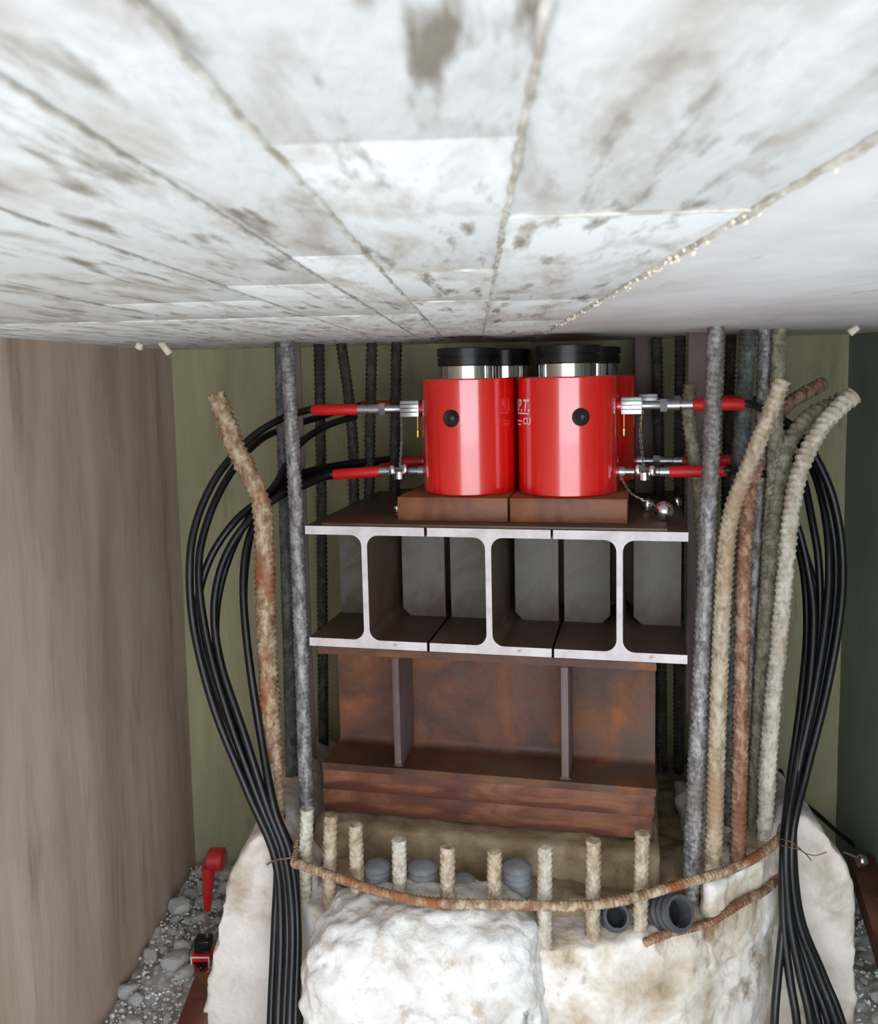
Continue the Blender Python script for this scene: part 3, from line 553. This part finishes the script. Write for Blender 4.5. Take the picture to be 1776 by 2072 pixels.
b = MB(); b.box((-.010, -.012, .026), (.028, .022, .058), 0, .003); b.build('base_top', BLACK, t)
b = MB(); a = lp(418, 1880); c = lp(420, 1838); b.tube([a-Vector((0, 0, .02)), a, c, c+Vector((0, 0, .02))], .0035, 10); b.lathe([(-.006, .005), (-.002, .0075), (.004, .0075), (.008, .003)], 12, 'z', a); b.build('rod', CHROME, t)
b = MB(); p = [lp(x, y) for x, y in ((420, 1842), (420, 1815), (421, 1780), (423, 1750))]; b.tube(smooth_path(p, .006), .012, 14, rf=lambda L, a, q: .008+.009*q); b.build('gauge_body', GRED, t)
b = MB(); c = lp(440, 1738); b.tube([lp(412, 1762), lp(425, 1748), c], .014, 12, rf=lambda L, a, q: .008+.012*q); b.lathe([(-.022, .020), (-.018, .026), (.014, .026), (.018, .020)], 20, 'x', c); b.build('gauge_head', GRED, t)
def flatbar(p0, p1, w, h, mat, label):
    d = (p1-p0); L = d.length; o = None; b = MB(); b.box((-w/2, 0, 0), (w/2, L, h), 0, .002)
    o = b.build('steel_bar', mat, ang=30); o.location = p0; o.rotation_euler = d.to_track_quat('Y', 'Z').to_euler(); return tag(o, label, 'steel bar')
flatbar(atZ(350, 2200, -1.395), atZ(424, 1985, -1.375), .058, .025, RUSTP, 'rusty brown steel bar lying under the red gauge stand on the left')
rbar = flatbar(atY(1740, 1762, 2.2), atY(1820, 2010, 1.75), .06, .05, RUSTP, 'rusty brown steel bar leaning at the right edge beside the right jacket')
p = atY(1743, 1742, 2.1); b = MB(); b.lathe([(-.02, .004), (-.012, .012), (.0, .016), (.010, .013), (.016, .005)], 16); b.tube([Vector((-.045, 0, .022)), Vector((-.02, 0, .012)), Vector((0, 0, .005))], .0045, 8)
o = b.build('knob', CHROME); bpy.context.view_layer.update(); o.parent = rbar; o.matrix_parent_inverse = rbar.matrix_world.inverted(); o.location = p; o['label'] = 'small chrome knob'

# rubble
def stone_mesh(seed):
    r_ = random.Random(seed); bm = bmesh.new(); bmesh.ops.create_icosphere(bm, subdivisions=2, radius=1)
    ax = [Vector((r_.gauss(0,1), r_.gauss(0,1), r_.gauss(0,1))).normalized() for _ in range(9)]; dd = [r_.uniform(.55, .9) for _ in ax]
    for v in bm.verts:
        for n_, d_ in zip(ax, dd):
            k = v.co.dot(n_)-d_
            if k > 0: v.co -= n_*k
        v.co *= 1+.06*noise.noise(v.co*2+Vector((seed, 0, 0)))
    me = bpy.data.meshes.new('stone'); bm.to_mesh(me); bm.free(); me.materials.append(STONE); return me
SM = [stone_mesh(i) for i in range(10)]
rr = random.Random(11)
def stones(n, pick, label, group, smin, smax):
    done = []; tries = 0
    while len(done) < n and tries < 20000:
        tries += 1; x, y = pick(); s_ = smin + (smax-smin)*rr.random()**2.2
        if any((x-a)**2+(y-c)**2 < ((s_+d)*.8)**2 for a, c, d in done): continue
        done.append((x, y, s_)); o = link('stone', rr.choice(SM)); o.location = (x, y, FZ + s_*.35 + .012)
        o.scale = (s_, s_*rr.uniform(.75, 1.1), s_*rr.uniform(.6, .9)); o.rotation_euler = (rr.uniform(-.4, .4), rr.uniform(-.4, .4), rr.uniform(0, 6.28)); tag(o, label, 'stone', group)
def left_spot():
    y = rr.uniform(1.62, 2.36); return rr.uniform(XL+.02, -.60 if y < 1.78 else -.55), y
stones(240, left_spot, 'pale grey rubble stone on the ground along the left wall', 'rubble stones by the left wall', .008, .036)
stones(26, lambda: (rr.uniform(.78, XR-.03), rr.uniform(1.6, 2.3)), 'grey rubble stone on the ground by the right wall', 'rubble stones by the right wall', .010, .026)

# crumbs hanging from the slab
for (x, y, L_, rot, lab) in ((334, 704, .034, -.6, 'cream foam peg hanging from the ceiling edge above the left corner'), (282, 700, .014, .5, 'tiny cream foam crumb on ceiling left of the foam peg'), (1727, 668, .022, .9, 'pale foam crumb hanging from the ceiling at far right')):
    p = atZ(x, y-8, CZ-.002); Y = min(p.y, 2.2); p = atY(x, y, Y); b = MB(); b.lathe([(-L_/2, .006), (-L_/2+.002, .0085), (L_/2-.002, .0075), (L_/2, .005)], 9)
    o = b.build('foam_crumb', FOAM); o.location = p; o.rotation_euler = (.2, rot, 0); tag(o, lab, 'crumb')

# small leftovers
p = atY(1064, 2060, 1.47); b = MB(); b.lathe([(-.03, .003), (.006, .003), (.007, .0055), (.010, .0055)], 8); o = b.build('nail', ZINC); o.location = p; tag(o, 'short grey nail stuck upright in the front of the bright broken lump', 'nail')
b = MB(); b.tube(smooth_path([atY(x, y, Y) for x, y, Y in ((1578, 1560, 2.1), (1600, 1606, 2.2), (1640, 1636, 2.28), (1690, 1680, 2.3), (1745, 1730, 2.3), (1775, 1800, 2.3))], .012), .006, 8)
tag(b.build('cable', RUBBER), 'dark cable running down behind the right concrete jacket', 'cable')

b = MB(); rg = random.Random(21)
for k in range(2600):
    x, y = (rg.uniform(XL+.01, -.57), rg.uniform(1.6, 2.38)) if k < 2000 else (rg.uniform(.76, XR-.01), rg.uniform(1.6, 2.38))
    q = rg.uniform(.002, .0065); c = Vector((x, y, FZ + .016 + rg.uniform(-.01, .014))); vv = [c + Vector((rg.uniform(.6, 1.2)*q*d[0], rg.uniform(.6, 1.2)*q*d[1], rg.uniform(.5, 1)*q*d[2])) for d in ((1,0,0), (0,1,0), (-1,0,0), (0,-1,0), (0,0,1), (0,0,-1))]
    b.add(vv, [(0,1,4), (1,2,4), (2,3,4), (3,0,4), (1,0,5), (2,1,5), (3,2,5), (0,3,5)])
o = b.build('gravel', STONE, smooth=False); tag(o, 'fine concrete gravel scattered between the rubble stones', 'gravel'); o['kind'] = 'stuff'
